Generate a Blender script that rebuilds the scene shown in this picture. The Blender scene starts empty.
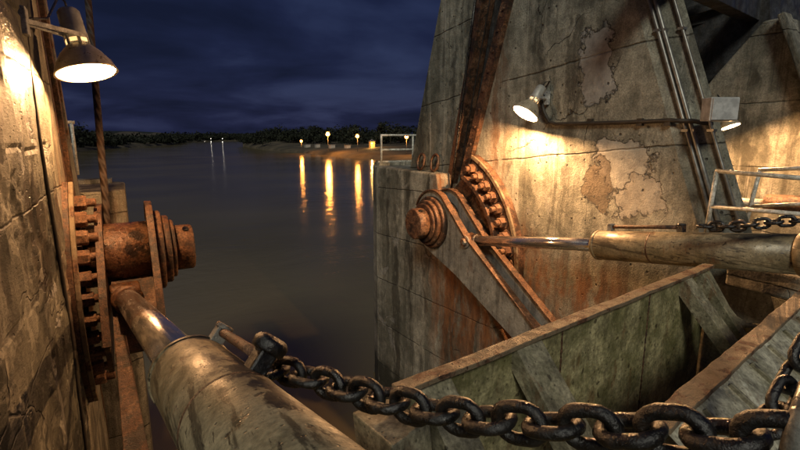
import bpy, bmesh, math, random
from mathutils import Vector, Matrix, noise as mnoise
random.seed(7)
S = bpy.context.scene
COL = S.collection
rad = math.radians

# ------------------------------------------------------------------ camera, sky, sun, exposure
YAW, FPX = rad(30), 470.0
PITCH = math.atan2(88, FPX)
CAM = Vector((0, 0, 9.0))                       # water level is z = 0
cd = bpy.data.cameras.new('camera'); co = bpy.data.objects.new('camera', cd); COL.objects.link(co)
cd.sensor_width = 36; cd.lens = 36 * FPX / 800; cd.clip_start = .05; cd.clip_end = 8000
co.location = CAM; co.rotation_euler = (math.pi / 2 - PITCH, 0, -YAW)
S.camera = co

SUN_EL, SUN_AZ = rad(36), rad(-146)             # direction towards the faint light, azimuth from +Y clockwise
w = bpy.data.worlds.new('World'); S.world = w; w.use_nodes = True
wn = w.node_tree.nodes; wl = w.node_tree.links
for n in list(wn): wn.remove(n)
wo = wn.new('ShaderNodeOutputWorld'); bg = wn.new('ShaderNodeBackground')
sky = wn.new('ShaderNodeTexSky'); sky.sky_type = 'NISHITA'; sky.sun_disc = False
sky.sun_elevation = SUN_EL; sky.sun_rotation = SUN_AZ; sky.air_density = 2.0; sky.dust_density = .3
tc = wn.new('ShaderNodeTexCoord'); sep = wn.new('ShaderNodeSeparateXYZ'); wl.new(tc.outputs['Generated'], sep.inputs[0])
zz = wn.new('ShaderNodeMath'); zz.operation = 'MAXIMUM'; zz.inputs[1].default_value = 0.0; wl.new(sep.outputs[2], zz.inputs[0])
za = wn.new('ShaderNodeMath'); za.operation = 'ADD'; za.inputs[1].default_value = .16; wl.new(zz.outputs[0], za.inputs[0])
dv = wn.new('ShaderNodeVectorMath'); dv.operation = 'DIVIDE'; cb = wn.new('ShaderNodeCombineXYZ')
for k in range(3): wl.new(za.outputs[0], cb.inputs[k])
wl.new(tc.outputs['Generated'], dv.inputs[0]); wl.new(cb.outputs[0], dv.inputs[1])
cn = wn.new('ShaderNodeTexNoise'); cn.inputs['Scale'].default_value = .85; cn.inputs['Detail'].default_value = 6; cn.inputs['Roughness'].default_value = .5
cn.inputs['Distortion'].default_value = .35
wl.new(dv.outputs[0], cn.inputs['Vector'])
cr = wn.new('ShaderNodeValToRGB'); wl.new(cn.outputs['Fac'], cr.inputs[0])
el = cr.color_ramp.elements; el[0].position = .38; el[0].color = (.15, .15, .17, 1); el[1].position = .66; el[1].color = (.50, .49, .50, 1)
e = el.new(.5); e.color = (.24, .235, .28, 1)
cm = wn.new('ShaderNodeMix'); cm.data_type = 'RGBA'; cm.blend_type = 'MULTIPLY'; cm.inputs[0].default_value = 1
wl.new(sky.outputs[0], cm.inputs[6]); wl.new(cr.outputs[0], cm.inputs[7])
# dusk tint of the overcast, grading the physically bright daylight sky to a violet blue
ct = wn.new('ShaderNodeMix'); ct.data_type = 'RGBA'; ct.blend_type = 'MULTIPLY'; ct.inputs[0].default_value = 1
wl.new(cm.outputs[2], ct.inputs[6]); ct.inputs[7].default_value = (.62, .50, .62, 1)
# overcast: most of the clear-sky colour is lost in an even blue violet cloud deck
cv = wn.new('ShaderNodeMix'); cv.data_type = 'RGBA'; cv.blend_type = 'MULTIPLY'; cv.inputs[0].default_value = 1
wl.new(cr.outputs[0], cv.inputs[6]); cv.inputs[7].default_value = (.46, .74, 1.95, 1)
co_ = wn.new('ShaderNodeMix'); co_.data_type = 'RGBA'; co_.inputs[0].default_value = .96
wl.new(ct.outputs[2], co_.inputs[6]); wl.new(cv.outputs[2], co_.inputs[7])
wl.new(co_.outputs[2], bg.inputs[0]); bg.inputs[1].default_value = .085
wl.new(bg.outputs[0], wo.inputs[0])

sl = bpy.data.lights.new('sun', 'SUN'); so = bpy.data.objects.new('sun', sl); COL.objects.link(so)
sl.energy = 1.5; sl.angle = rad(14); sl.color = (1, .96, .80)
sd = Vector((math.sin(SUN_AZ) * math.cos(SUN_EL), math.cos(SUN_AZ) * math.cos(SUN_EL), math.sin(SUN_EL)))
so.rotation_euler = (-sd).to_track_quat('-Z', 'Y').to_euler()

vs = S.view_settings; vs.view_transform = 'Standard'; vs.look = 'None'; vs.exposure = 0; vs.gamma = 1; vs.use_curve_mapping = False
S.cycles.use_denoising = True
S.cycles.max_bounces = 6; S.cycles.diffuse_bounces = 3; S.cycles.glossy_bounces = 3
S.cycles.sample_clamp_indirect = 4

# ------------------------------------------------------------------ survey helpers: a sight line meets a plane of the place
FH = Vector((math.sin(YAW), math.cos(YAW), 0)); RT = Vector((math.cos(YAW), -math.sin(YAW), 0)); UZ = Vector((0, 0, 1))
FW = FH * math.cos(PITCH) - UZ * math.sin(PITCH); UP = FH * math.sin(PITCH) + UZ * math.cos(PITCH)
def ray(x, y): return RT * ((x - 400) / FPX) + UP * ((225 - y) / FPX) + FW
def P(x, y, d): return CAM + ray(x, y) * d
def on(ax, val, x, y):
    r = ray(x, y); return CAM + r * ((val - CAM[ax]) / r[ax])
def PX(X, x, y): return on(0, X, x, y)
def PY(Y, x, y): return on(1, Y, x, y)
def PZ(z, x, y): return on(2, z, x, y)

# ------------------------------------------------------------------ shader helpers
class Sh:
    def __init__(s, name):
        s.m = bpy.data.materials.new(name); s.m.use_nodes = True; s.t = s.m.node_tree
        s.N = s.t.nodes; s.L = s.t.links
        s.b = s.N['Principled BSDF']; s.geo = s.N.new('ShaderNodeNewGeometry'); s.pos = s.geo.outputs['Position']
        s.b.inputs['Specular IOR Level'].default_value = .4
    def put(s, sock, v):
        if hasattr(v, 'links'): s.L.new(v, sock)
        elif v is not None:
            if isinstance(v, tuple) and len(v) == 3 and sock.type == 'RGBA': v = v + (1,)
            sock.default_value = v
    def local(s):
        n = s.N.new('ShaderNodeTexCoord'); return n.outputs['Object']
    def rnd(s):
        n = s.N.new('ShaderNodeObjectInfo'); return n.outputs['Random']
    def vm(s, op, a, b):
        n = s.N.new('ShaderNodeVectorMath'); n.operation = op; s.put(n.inputs[0], a); s.put(n.inputs[1], b); return n.outputs['Value' if op in ('LENGTH', 'DISTANCE') else 'Vector']
    def ma(s, op, a, b=None, c=None):
        n = s.N.new('ShaderNodeMath'); n.operation = op; s.put(n.inputs[0], a); s.put(n.inputs[1], b); s.put(n.inputs[2], c); return n.outputs[0]
    def xyz(s, v):
        n = s.N.new('ShaderNodeSeparateXYZ'); s.put(n.inputs[0], v); return n.outputs
    def sc(s, v, f): return s.vm('MULTIPLY', v, f)
    def noise(s, v, scale, detail=5, rough=.55, dist=0, out='Fac'):
        n = s.N.new('ShaderNodeTexNoise'); s.put(n.inputs['Vector'], v); n.inputs['Scale'].default_value = scale
        n.inputs['Detail'].default_value = detail; n.inputs['Roughness'].default_value = rough; n.inputs['Distortion'].default_value = dist
        return n.outputs[out]
    def vor(s, v, scale, feat='F1', out='Distance', rnd=1):
        n = s.N.new('ShaderNodeTexVoronoi'); n.feature = feat; s.put(n.inputs['Vector'], v); n.inputs['Scale'].default_value = scale
        n.inputs['Randomness'].default_value = rnd; return n.outputs[out]
    def step(s, v, a, b, lo=0., hi=1.):
        n = s.N.new('ShaderNodeMapRange'); n.interpolation_type = 'SMOOTHSTEP'; s.put(n.inputs[0], v)
        n.inputs[1].default_value = a; n.inputs[2].default_value = b; n.inputs[3].default_value = lo; n.inputs[4].default_value = hi; return n.outputs[0]
    def ramp(s, f, *st):
        n = s.N.new('ShaderNodeValToRGB'); s.put(n.inputs[0], f); e = n.color_ramp.elements
        for k, (p, c) in enumerate(st):
            q = e[k] if k < 2 else e.new(p)
            q.position = p; q.color = tuple(c) + (1,)
        return n.outputs[0]
    def mix(s, f, a, b, mode='MIX'):
        n = s.N.new('ShaderNodeMix'); n.data_type = 'RGBA'; n.blend_type = mode; s.put(n.inputs[0], f); s.put(n.inputs[6], a); s.put(n.inputs[7], b); return n.outputs[2]
    def bump(s, h, dist, strength=1, chain=None):
        n = s.N.new('ShaderNodeBump'); s.put(n.inputs['Height'], h); n.inputs['Distance'].default_value = dist; n.inputs['Strength'].default_value = strength
        if chain is not None: s.put(n.inputs['Normal'], chain)
        return n.outputs[0]
    def out(s, col, rough, nrm=None, metal=0., spec=None):
        s.put(s.b.inputs['Base Color'], col); s.put(s.b.inputs['Roughness'], rough); s.put(s.b.inputs['Metallic'], metal)
        if nrm is not None: s.put(s.b.inputs['Normal'], nrm)
        if spec is not None: s.b.inputs['Specular IOR Level'].default_value = spec
        return s.m

def concrete(name, dark, light, lift=1.37, z0=.0, rust=(), streak=.75, wet=0., crack=.5, spall=.6, patches=(), tilt=0., aniso=1., blot=0., tide=0.):
    s = Sh(name); p0 = s.pos; p = s.sc(p0, (1, aniso, 1)) if aniso != 1 else p0
    warp = s.vm('ADD', p, s.sc(s.vm('SUBTRACT', s.noise(p, 1.1, 4, .6, out='Color'), (.5, .5, .5)), (.7, .7, .7)))
    big = s.noise(p, .55, 7, .62, .4)
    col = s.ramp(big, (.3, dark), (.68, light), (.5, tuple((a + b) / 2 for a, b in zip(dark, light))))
    mid = s.noise(p, 4.5, 6, .65)
    col = s.mix(.52, col, s.ramp(mid, (.36, (.22, .22, .20)), (.64, (.80, .78, .74))), 'OVERLAY')
    fine = s.noise(p, 38, 5, .7)
    col = s.mix(.58, col, s.ramp(fine, (.36, (.20, .20, .20)), (.64, (.78, .78, .78))), 'OVERLAY')
    # running-water streaks
    sv = s.sc(warp, (2.3, 2.3, .13))
    band = s.step(s.noise(s.sc(warp, (1.05, 1.05, .05)), 1., 5, .6), .44, .58)
    col = s.mix(s.ma('MULTIPLY', band, .62 * streak), col, (.060, .060, .042))
    st = s.step(s.noise(sv, 1., 6, .62), .50, .63)
    col = s.mix(s.ma('MULTIPLY', st, .8 * streak), col, (.034, .031, .022))
    sv2 = s.sc(p, (7, 7, .22))
    st2 = s.step(s.noise(sv2, 1., 4, .6), .54, .66)
    col = s.mix(s.ma('MULTIPLY', st2, .45 * streak), col, (.05, .045, .034))
    lime = s.step(s.noise(s.sc(p, (3.1, 3.1, .16)), 1.3, 5, .65), .60, .74)
    col = s.mix(s.ma('MULTIPLY', lime, .6), col, (.52, .49, .42))
    if blot:                                                       # black algae and wet blotches with crisp ragged edges
        b1 = s.step(s.noise(s.sc(warp, (1, 1, .42)), 1.15, 9, .66, .6), .50, .545)
        col = s.mix(s.ma('MULTIPLY', b1, blot), col, (.020, .021, .014))
        b2 = s.step(s.noise(s.sc(warp, (1.6, 1.6, .25)), 1.9, 8, .7, .3), .56, .60)
        col = s.mix(s.ma('MULTIPLY', b2, .7), col, (.34, .32, .25))
    # pour lines
    x, y, z = s.xyz(p)
    zz = s.ma('ADD', s.ma('MULTIPLY_ADD', y, tilt, z), s.ma('MULTIPLY', s.noise(p, .9, 5, .7), .13))
    fr = s.ma('FRACT', s.ma('DIVIDE', s.ma('ADD', zz, z0), lift))
    dl = s.ma('ABSOLUTE', s.ma('SUBTRACT', fr, .5))
    line = s.ma('MULTIPLY', s.step(dl, .0, .014, 1, 0), s.step(s.noise(p, 1.7, 4), .32, .48))
    seep = s.ma('MULTIPLY', s.step(fr, .5, .2, 0, 1), s.step(fr, .5, .505, 1, 0))
    seep = s.ma('MULTIPLY', seep, s.step(s.noise(s.sc(p, (4, 4, .3)), 1, 5, .6), .48, .7))
    col = s.mix(s.ma('MULTIPLY', seep, .45), col, (.045, .038, .028))
    col = s.mix(s.ma('MULTIPLY', line, .8), col, (.03, .026, .02))
    # upright board joints of the old formwork
    bj = s.ma('FRACT', s.ma('DIVIDE', s.ma('ADD', y, s.ma('MULTIPLY', s.noise(p, 1.3, 3), .03)), .92 * aniso))
    bjm = s.ma('MULTIPLY', s.step(s.ma('ABSOLUTE', s.ma('SUBTRACT', bj, .5)), 0, .010, 1, 0), s.step(s.noise(p, .8, 4), .46, .60))
    col = s.mix(s.ma('MULTIPLY', bjm, .62), col, (.045, .04, .03))
    if tide:
        td = s.step(s.ma('ADD', z, s.ma('MULTIPLY', s.noise(p, 2.2, 5, .6), .9)), tide, tide + .5, 1, 0)
        col = s.mix(s.ma('MULTIPLY', td, .85), col, (.018, .020, .012))
    # cracks
    cd_ = s.vor(s.sc(warp, (1, 1, .8)), .62, 'DISTANCE_TO_EDGE')
    ck = s.ma('MULTIPLY', s.step(cd_, .0008, .006, 1, 0), s.step(s.noise(p, .6, 3), .62 - .06 * crack, .68 - .06 * crack))
    col = s.mix(s.ma('MULTIPLY', ck, .85), col, (.022, .018, .014))
    # spalled repair patches
    sp = s.step(s.noise(p, .95, 8, .6, .9), .635, .65)
    sp = s.ma('MULTIPLY', sp, spall)
    spc = s.ramp(s.noise(p, 9, 6, .7), (.3, (.17, .165, .15)), (.7, (.40, .39, .36)))
    col = s.mix(sp, col, spc)
    ph = None
    for (c, r, tint) in patches:
        dd = s.vm('LENGTH', s.vm('DIVIDE', s.vm('SUBTRACT', s.vm('ADD', p, s.sc(s.vm('SUBTRACT', s.noise(p, 2.6, 5, .65, out='Color'), (.5, .5, .5)), (1.1, 1.1, 1.1))), c), r), (1, 1, 1))
        mk = s.step(dd, .95, 1.02, 1, 0); rim = s.ma('MULTIPLY', s.step(dd, 1.0, 1.08, 1, 0), s.step(dd, .88, .98))
        col = s.mix(s.ma('MULTIPLY', mk, .8), col, s.mix(.6, tint, s.ramp(mid, (.3, (.2, .2, .2)), (.7, (.75, .75, .75))), 'OVERLAY'))
        col = s.mix(s.ma('MULTIPLY', rim, .7), col, (.04, .035, .03))
        ph = mk if ph is None else s.ma('ADD', ph, mk)
    # pits
    pd = s.vor(p, 4.6); pc = s.xyz(s.vor(p, 4.6, out='Color'))[0]
    pit = s.ma('MULTIPLY', s.step(pd, .07, .13, 1, 0), s.step(pc, .74, .78))
    pd2 = s.vor(p, 17); pc2 = s.xyz(s.vor(p, 17, out='Color'))[0]
    pit2 = s.ma('MULTIPLY', s.step(pd2, .08, .2, 1, 0), s.step(pc2, .72, .8))
    pits = s.ma('MAXIMUM', pit, s.ma('MULTIPLY', pit2, .7))
    col = s.mix(s.ma('MULTIPLY', pits, .8), col, (.03, .024, .018))
    for (c, r, amt) in rust:
        c = (c[0], c[1] * aniso, c[2]); r = (r[0], r[1] * aniso, r[2])
        d = s.vm('LENGTH', s.vm('DIVIDE', s.vm('SUBTRACT', warp, c), r), (1, 1, 1))
        m = s.ma('MULTIPLY', s.step(d, .25, 1.05, 1, 0), s.step(s.noise(s.sc(warp, (2.6, 2.6, .2)), 1.2, 6, .65), .34, .58))
        rc = s.ramp(s.noise(s.sc(p, (5, 5, 1.5)), 1.4, 6, .65), (.3, (.07, .028, .011)), (.55, (.22, .088, .03)), (.75, (.33, .17, .075)))
        col = s.mix(s.ma('MULTIPLY', m, amt), col, rc)
    h = s.ma('ADD', s.ma('MULTIPLY', mid, .8), s.ma('MULTIPLY', fine, .55))
    h = s.ma('SUBTRACT', h, s.ma('MULTIPLY', line, .8)); h = s.ma('SUBTRACT', h, s.ma('MULTIPLY', ck, .8)); h = s.ma('SUBTRACT', h, s.ma('MULTIPLY', pits, 1.1))
    h = s.ma('SUBTRACT', h, s.ma('MULTIPLY', sp, .55))
    if ph is not None: h = s.ma('SUBTRACT', h, s.ma('MULTIPLY', ph, 1.2))
    rough = s.step(st, 0, 1, .88 - .2 * wet, .72 - .42 * wet)
    return s.out(col, rough, s.bump(h, .035, .9), spec=.35 + .2 * wet)

def rusty(name, wet=.0, grime=.35, paint=None, scale=1., bright=1.):
    s = Sh(name); p = s.pos
    a = s.noise(p, 3.2 * scale, 8, .68, .5); f = s.noise(p, 26 * scale, 6, .72)
    col = s.ramp(a, (.26, (.030, .013, .007)), (.40, (.085 * bright, .036 * bright, .017 * bright)), (.54, (.145 * bright, .072 * bright, .037 * bright)), (.72, (.25 * bright, .155 * bright, .095 * bright)))
    col = s.mix(.9, col, s.ramp(f, (.36, (.14, .14, .14)), (.64, (.82, .82, .82))), 'OVERLAY')
    sk = s.step(s.noise(p, 11 * scale, 6, .7), .54, .62); col = s.mix(s.ma('MULTIPLY', sk, .7), col, (.022, .011, .007))
    if paint:
        pm = s.step(s.noise(p, 2.1 * scale, 8, .66, .3), .42, .5)
        sp = s.step(s.noise(s.sc(p, (9, 9, 4)), scale, 5, .7), .62, .68)
        pm = s.ma('MULTIPLY', pm, s.ma('SUBTRACT', 1, sp))
        col = s.mix(pm, col, s.mix(.5, paint, s.ramp(f, (.25, (.3, .3, .3)), (.75, (.7, .7, .7))), 'OVERLAY'))
    g = s.step(s.noise(p, 2.4 * scale, 7, .68), .50, .58)
    col = s.mix(s.ma('MULTIPLY', g, grime), col, (.012, .009, .007))
    fl = s.step(s.vor(p, 30 * scale), .1, .35)
    h = s.ma('ADD', s.ma('MULTIPLY', a, .5), s.ma('ADD', s.ma('MULTIPLY', f, .5), s.ma('MULTIPLY', fl, .15)))
    r = s.step(s.noise(p, 5 * scale, 5, .6), .36, .62, .85 - .5 * wet, .58 - .40 * wet)
    return s.out(col, r, s.bump(h, .022, 1.), metal=.12, spec=.5)

def painted(name, base, base2, rough=.42, spots=.5, rustamt=.4, streakz=True, chips=.5, sc_=1., moss=0., grime=.5, tex=1., along=0., grease=()):
    s = Sh(name); p = s.pos
    a = s.noise(p, 1.7 * sc_, 7, .6, .3)
    col = s.mix(s.step(a, .32, .66), base, base2)
    f = s.noise(p, 30 * sc_, 5, .7)
    col = s.mix(.7 * tex, col, s.ramp(f, (.36, (.22, .22, .22)), (.64, (.76, .76, .76))), 'OVERLAY')
    md = s.noise(p, 6.5 * sc_, 6, .68); col = s.mix(.6 * tex, col, s.ramp(md, (.38, (.2, .2, .2)), (.62, (.78, .78, .78))), 'OVERLAY')
    if streakz:
        st = s.step(s.noise(s.sc(p, (6, 6, .6)), sc_, 6, .65), .49, .62)
        col = s.mix(s.ma('MULTIPLY', st, grime), col, (.028, .021, .012))
    for (gc, gr) in grease:                                        # black grease at the fittings, and the chain's shadow painted as blotches
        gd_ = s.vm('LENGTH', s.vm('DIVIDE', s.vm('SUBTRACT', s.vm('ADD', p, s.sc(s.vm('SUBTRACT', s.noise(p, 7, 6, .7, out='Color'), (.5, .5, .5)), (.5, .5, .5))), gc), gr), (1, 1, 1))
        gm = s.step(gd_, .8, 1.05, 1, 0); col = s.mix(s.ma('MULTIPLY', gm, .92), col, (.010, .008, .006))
    if along:                                                      # scratches and oily smears drawn out along the barrel
        sm = s.step(s.noise(s.sc(p, (8, .9, 8)), 1.2, 6, .66), .53, .62); col = s.mix(s.ma('MULTIPLY', sm, along), col, (.040, .028, .015))
        sm2 = s.step(s.noise(s.sc(p, (22, 4, 22)), 1.2, 4, .6), .60, .66); col = s.mix(s.ma('MULTIPLY', sm2, along), col, (.03, .02, .012))
    if moss:
        mo = s.step(s.noise(p, 2.4, 7, .68), .44, .62)
        col = s.mix(s.ma('MULTIPLY', mo, moss), col, (.085, .088, .025))
    rs = s.step(s.noise(s.sc(p, (3.6, 3.6, 1.1)), sc_, 7, .66, .4), .57, .68)
    rc = s.ramp(s.noise(p, 9, 5, .65), (.3, (.05, .02, .009)), (.7, (.22, .09, .03)))
    col = s.mix(s.ma('MULTIPLY', rs, rustamt), col, rc)
    v = s.vor(s.vm('ADD', p, s.sc(s.noise(p, 8, 3, out='Color'), (.12, .12, .12))), 7 * sc_); vc = s.xyz(s.vor(s.vm('ADD', p, s.sc(s.noise(p, 8, 3, out='Color'), (.12, .12, .12))), 7 * sc_, out='Color'))[0]
    sp = s.ma('MULTIPLY', s.step(v, .12, .20, 1, 0), s.step(vc, .62, .66))
    v2 = s.vor(p, 22 * sc_); vc2 = s.xyz(s.vor(p, 22 * sc_, out='Color'))[0]
    sp2 = s.ma('MULTIPLY', s.step(v2, .14, .26, 1, 0), s.step(vc2, .66, .7))
    spt = s.ma('MAXIMUM', sp, s.ma('MULTIPLY', sp2, .8))
    col = s.mix(s.ma('MULTIPLY', spt, spots), col, (.022, .014, .009))
    wt = s.noise(p, 3.3 * sc_, 6, .6)
    r = s.step(wt, .35, .65, rough + .14, max(.12, rough - .16))
    h = s.ma('SUBTRACT', s.ma('ADD', s.ma('MULTIPLY', f, .35), s.ma('MULTIPLY', a, .3)), s.ma('MULTIPLY', spt, .4))
    h = s.ma('ADD', h, s.ma('MULTIPLY', md, .5)); h = s.ma('SUBTRACT', h, s.ma('MULTIPLY', rs, .3 * rustamt))
    return s.out(col, r, s.bump(h, .010 * tex, .8), metal=.1, spec=.5)

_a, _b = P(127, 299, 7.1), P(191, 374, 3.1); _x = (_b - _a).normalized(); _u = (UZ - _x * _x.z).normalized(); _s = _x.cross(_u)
GREASE_SHADOW = tuple((tuple(_b + _x * t + (_u * math.cos(o) + _s * math.sin(o)) * .25), tuple(1.7 * k for k in q)) for t, o, q in ((.95, -.75, (.10, .16, .15)), (1.30, -.6, (.07, .14, .10)), (1.5, -.45, (.06, .12, .08)), (.02, .3, (.18, .05, .12)), (.7, -1.0, (.08, .2, .12)), (1.0, -.1, (.05, .1, .06))))  # grease drips; blotches near the clamp also paint the chain's shadow
M = {}
M['lamplit_concrete'] = concrete('lamplit edge concrete', (.19, .175, .135), (.42, .38, .29), z0=.5, wet=.2, streak=.7, crack=.8, spall=.6, blot=.3, rust=(((-.85, 8.4, 7.2), (.9, .8, 2.6), .6),))  # edge strip made paler to carry the lamplight falling on it
M['wall_concrete'] = concrete('wet streaked concrete', (.060, .060, .050), (.27, .25, .195), z0=.5, wet=.9, streak=1., crack=1.6, spall=1., aniso=.42, blot=.9, rust=(((-.85, 7.7, 6.5), (.9, .6, 3.), .7),))  # wet black stains; base also darkened to stand for weaker lamplight
M['pier_concrete'] = concrete('stained pier concrete', (.15, .150, .122), (.37, .362, .300), lift=1.75, z0=.25, tilt=.10, wet=.15, streak=.85, crack=.9, spall=.35,
    rust=(((7.6, 8.6, 9.6), (.8, .45, 4.2), .55), ((7.6, 6.1, 5.6), (1., 2.4, 1.3), .85), ((7.6, 7.6, 5.2), (1., 1., 2.4), .85)),
    patches=(((7.6, 5.95, 10.25), (1.2, .40, .78), (.34, .34, .325)), ((7.6, 5.35, 8.55), (1.2, .65, .42), (.46, .44, .38)), ((7.6, 4.95, 7.95), (1.2, .5, .35), (.40, .37, .31)), ((7.6, 5.75, 8.15), (1.2, .3, .45), (.13, .095, .06))))
M['block_concrete'] = concrete('weathered block concrete', (.155, .152, .125), (.40, .385, .32), lift=1.55, z0=.4, tilt=.05, wet=.2, streak=1., crack=1.1, spall=.5, tide=1.5,
    rust=(((7.1, 9.6, 4.6), (1.2, 1.5, 2.9), .95), ((7.1, 10.2, 7.6), (1., .5, .8), .85), ((7.1, 8.0, 4.5), (1.2, 1.2, 2.6), .95), ((0, 10.5, 7.6), (.6, .8, 1.2), .4)))
M['far_concrete'] = concrete('dim bay concrete', (.13, .128, .108), (.37, .35, .29), lift=1.3, wet=.1, streak=.95, crack=.9, spall=.6)
M['rust'] = rusty('flaking orange rust', wet=.3, grime=.7)
M['rust_wet'] = rusty('greasy wet rust', wet=.85, grime=.85)
M['rust_bolt'] = rusty('bright bolt rust', wet=.1, grime=.2, scale=1.6, bright=1.25)
M['rust_dark'] = rusty('dark pitted rust', wet=.45, grime=.8, scale=1.4, bright=.75)
M['rust_paint'] = rusty('grey paint over rust', wet=.35, grime=.3, paint=(.20, .19, .165))
M['rust_beige'] = rusty('lime crusted rust', wet=.1, grime=.25, paint=(.22, .165, .10), scale=2.)
M['arm_paint'] = painted('grey lever paint', (.19, .185, .165), (.30, .29, .25), rough=.5, spots=.5, rustamt=.4, grime=.45, tex=.55)
M['barrel'] = painted('oily olive grey cylinder paint', (.155, .122, .066), (.275, .222, .132), rough=.50, tex=.65, along=.8, grease=GREASE_SHADOW, streakz=False, spots=.75, rustamt=.6, sc_=1.3, grime=.6)
M['gate_skin'] = painted('mossy gate plate', (.27, .245, .125), (.40, .36, .20), rough=.5, spots=.7, rustamt=.5, moss=.6, grime=.28)
M['gate_frame'] = painted('weathered girder paint', (.21, .19, .125), (.33, .295, .20), rough=.5, spots=.65, rustamt=.55, moss=.25, grime=.3)
M['galv'] = painted('dull galvanised steel', (.30, .31, .30), (.46, .46, .44), rough=.45, spots=.25, rustamt=.25, streakz=False)
M['side_paint'] = painted('pale worn girder face', (.38, .35, .25), (.54, .50, .37), rough=.5, spots=.7, rustamt=.6, grime=.32, moss=.3)
M['rail_dull'] = painted('dull grey handrail', (.16, .16, .14), (.26, .26, .23), rough=.4, spots=.4, rustamt=.3, streakz=False)
M['rail'] = painted('pale rail paint', (.44, .44, .38), (.60, .60, .54), rough=.45, spots=.35, rustamt=.35, streakz=False)
M['steel_and_shade'] = painted('dark bridge steel and painted shade', (.035, .036, .038), (.07, .072, .075), rough=.55, spots=.3, rustamt=.4)  # bridge steel; also the painted shade of the slot and back wall
M['panel_blue'] = painted('blue grey bridge panel', (.16, .19, .24), (.25, .28, .33), rough=.5, spots=.2, rustamt=.2)
def chrome():
    s = Sh('oil filmed chrome'); p = s.local()
    st = s.noise(s.sc(p, (34, 34, .7)), 1, 4, .6)
    sm = s.step(s.noise(s.sc(p, (4, 4, 1.2)), 1, 6, .65), .40, .7)
    col = s.mix(s.ma('MULTIPLY', sm, .4), (.74, .70, .66), (.34, .22, .15))
    r = s.ma('ADD', s.ma('MULTIPLY', st, .3), s.ma('MULTIPLY', sm, .25))
    return s.out(col, r, s.bump(st, .003, .4), metal=.95)
M['chrome'] = chrome()
def grease():
    s = Sh('greasy black chain iron'); p = s.pos
    a = s.noise(p, 16, 6, .65, .4); f = s.noise(p, 70, 4, .7)
    col = s.ramp(a, (.32, (.002, .0018, .0016)), (.56, (.006, .005, .004)), (.74, (.032, .021, .014)))
    h = s.ma('ADD', a, s.ma('MULTIPLY', f, .35))
    return s.out(col, s.step(s.noise(p, 12, 4), .35, .65, .52, .22), s.bump(h, .012, .9), spec=.7)
M['chain'] = grease()
def rope():
    s = Sh('rusty twisted wire rope'); p = s.local(); x, y, z = s.xyz(p)
    ang = s.ma('ARCTAN2', y, x)
    tw = s.ma('SINE', s.ma('ADD', s.ma('MULTIPLY', ang, 3), s.ma('MULTIPLY', z, 26)))
    a = s.noise(p, 7, 5, .6)
    col = s.ramp(a, (.3, (.012, .008, .006)), (.7, (.055, .030, .017)))
    col = s.mix(s.ma('MULTIPLY', s.step(tw, -.9, .2, 1, 0), .7), col, (.02, .012, .008))
    return s.out(col, .7, s.bump(tw, .015, .8))
M['rope'] = rope()
def enamel():
    s = Sh('aged reflector enamel'); p = s.local()
    a = s.noise(p, 7, 6, .65); b_ = s.step(s.noise(p, 13, 6, .7), .56, .63)
    col = s.ramp(a, (.3, (.32, .28, .19)), (.7, (.58, .52, .40)))
    col = s.mix(s.ma('MULTIPLY', b_, .8), col, (.06, .032, .016))
    return s.out(col, .38, s.bump(a, .004, .6), metal=.35)
M['enamel'] = enamel()
def plain(name, col, rough, metal=0.):
    s = Sh(name); a = s.noise(s.pos, 9, 5, .6)
    return s.out(s.mix(s.step(a, .35, .65), tuple(.75 * c for c in col), tuple(min(1, 1.2 * c) for c in col)), rough, s.bump(a, .003, .4), metal)
M['reflector'] = plain('white reflector lining', (.75, .74, .70), .4)
M['housing'] = plain('cast grey lamp housing', (.34, .35, .33), .5, .2)
M['box_grey'] = plain('pale grey junction box', (.42, .43, .42), .45)
M['conduit'] = plain('dull conduit', (.19, .19, .175), .4, .5)
M['conduit_dark'] = plain('dark corroded conduit', (.05, .042, .033), .55, .2)
M['hut'] = plain('white hut boards', (.42, .40, .35), .6)
M['ochre'] = plain('ochre render', (.5, .36, .16), .7)
M['pole'] = plain('lamp pole grey', (.18, .18, .17), .5, .3)
def emit(name, col, st):
    m = bpy.data.materials.new(name); m.use_nodes = True; n = m.node_tree.nodes; b = n['Principled BSDF']
    b.inputs['Base Color'].default_value = (.8, .8, .8, 1); b.inputs['Emission Color'].default_value = col + (1,); b.inputs['Emission Strength'].default_value = st
    return m
M['bulb'] = emit('lit lamp glass', (1, .70, .36), 14)
M['vent'] = emit('glowing lamp vent', (1, .55, .2), 1.6)
M['far_bulb'] = emit('far sodium globe', (1, .40, .07), 4)
M['far_white'] = emit('far white globe', (1, .9, .75), 1.5)

def water():
    s = Sh('slow dark river water'); p = s.pos
    a = s.noise(s.sc(p, (1, 1, 1)), .55, 5, .6, .8); b_ = s.noise(s.sc(p, (.22, .5, 1)), .6, 4, .55, 1.2); c = s.noise(s.sc(p, (.03, .05, 1)), 1, 4, .5)
    h = s.ma('ADD', s.ma('MULTIPLY', a, .55), s.ma('MULTIPLY', b_, .9))
    col = s.mix(s.step(c, .35, .65), (.125, .102, .050), (.16, .13, .065))
    return s.out(col, s.step(c, .3, .7, .10, .16), s.bump(h, .09, .6), spec=.3)
M['water'] = water()
def bankm():
    s = Sh('riverbank soil'); p = s.pos
    a = s.noise(p, .08, 6, .6)
    return s.out(s.ramp(a, (.35, (.035, .032, .02)), (.65, (.13, .105, .065))), .9)
M['bank'] = bankm()
def leafm():
    s = Sh('dark bankside foliage'); a = s.noise(s.pos, .05, 4)
    return s.out(s.ramp(a, (.35, (.008, .011, .006)), (.65, (.020, .025, .012))), .8)
M['leaf'] = leafm()

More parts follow.
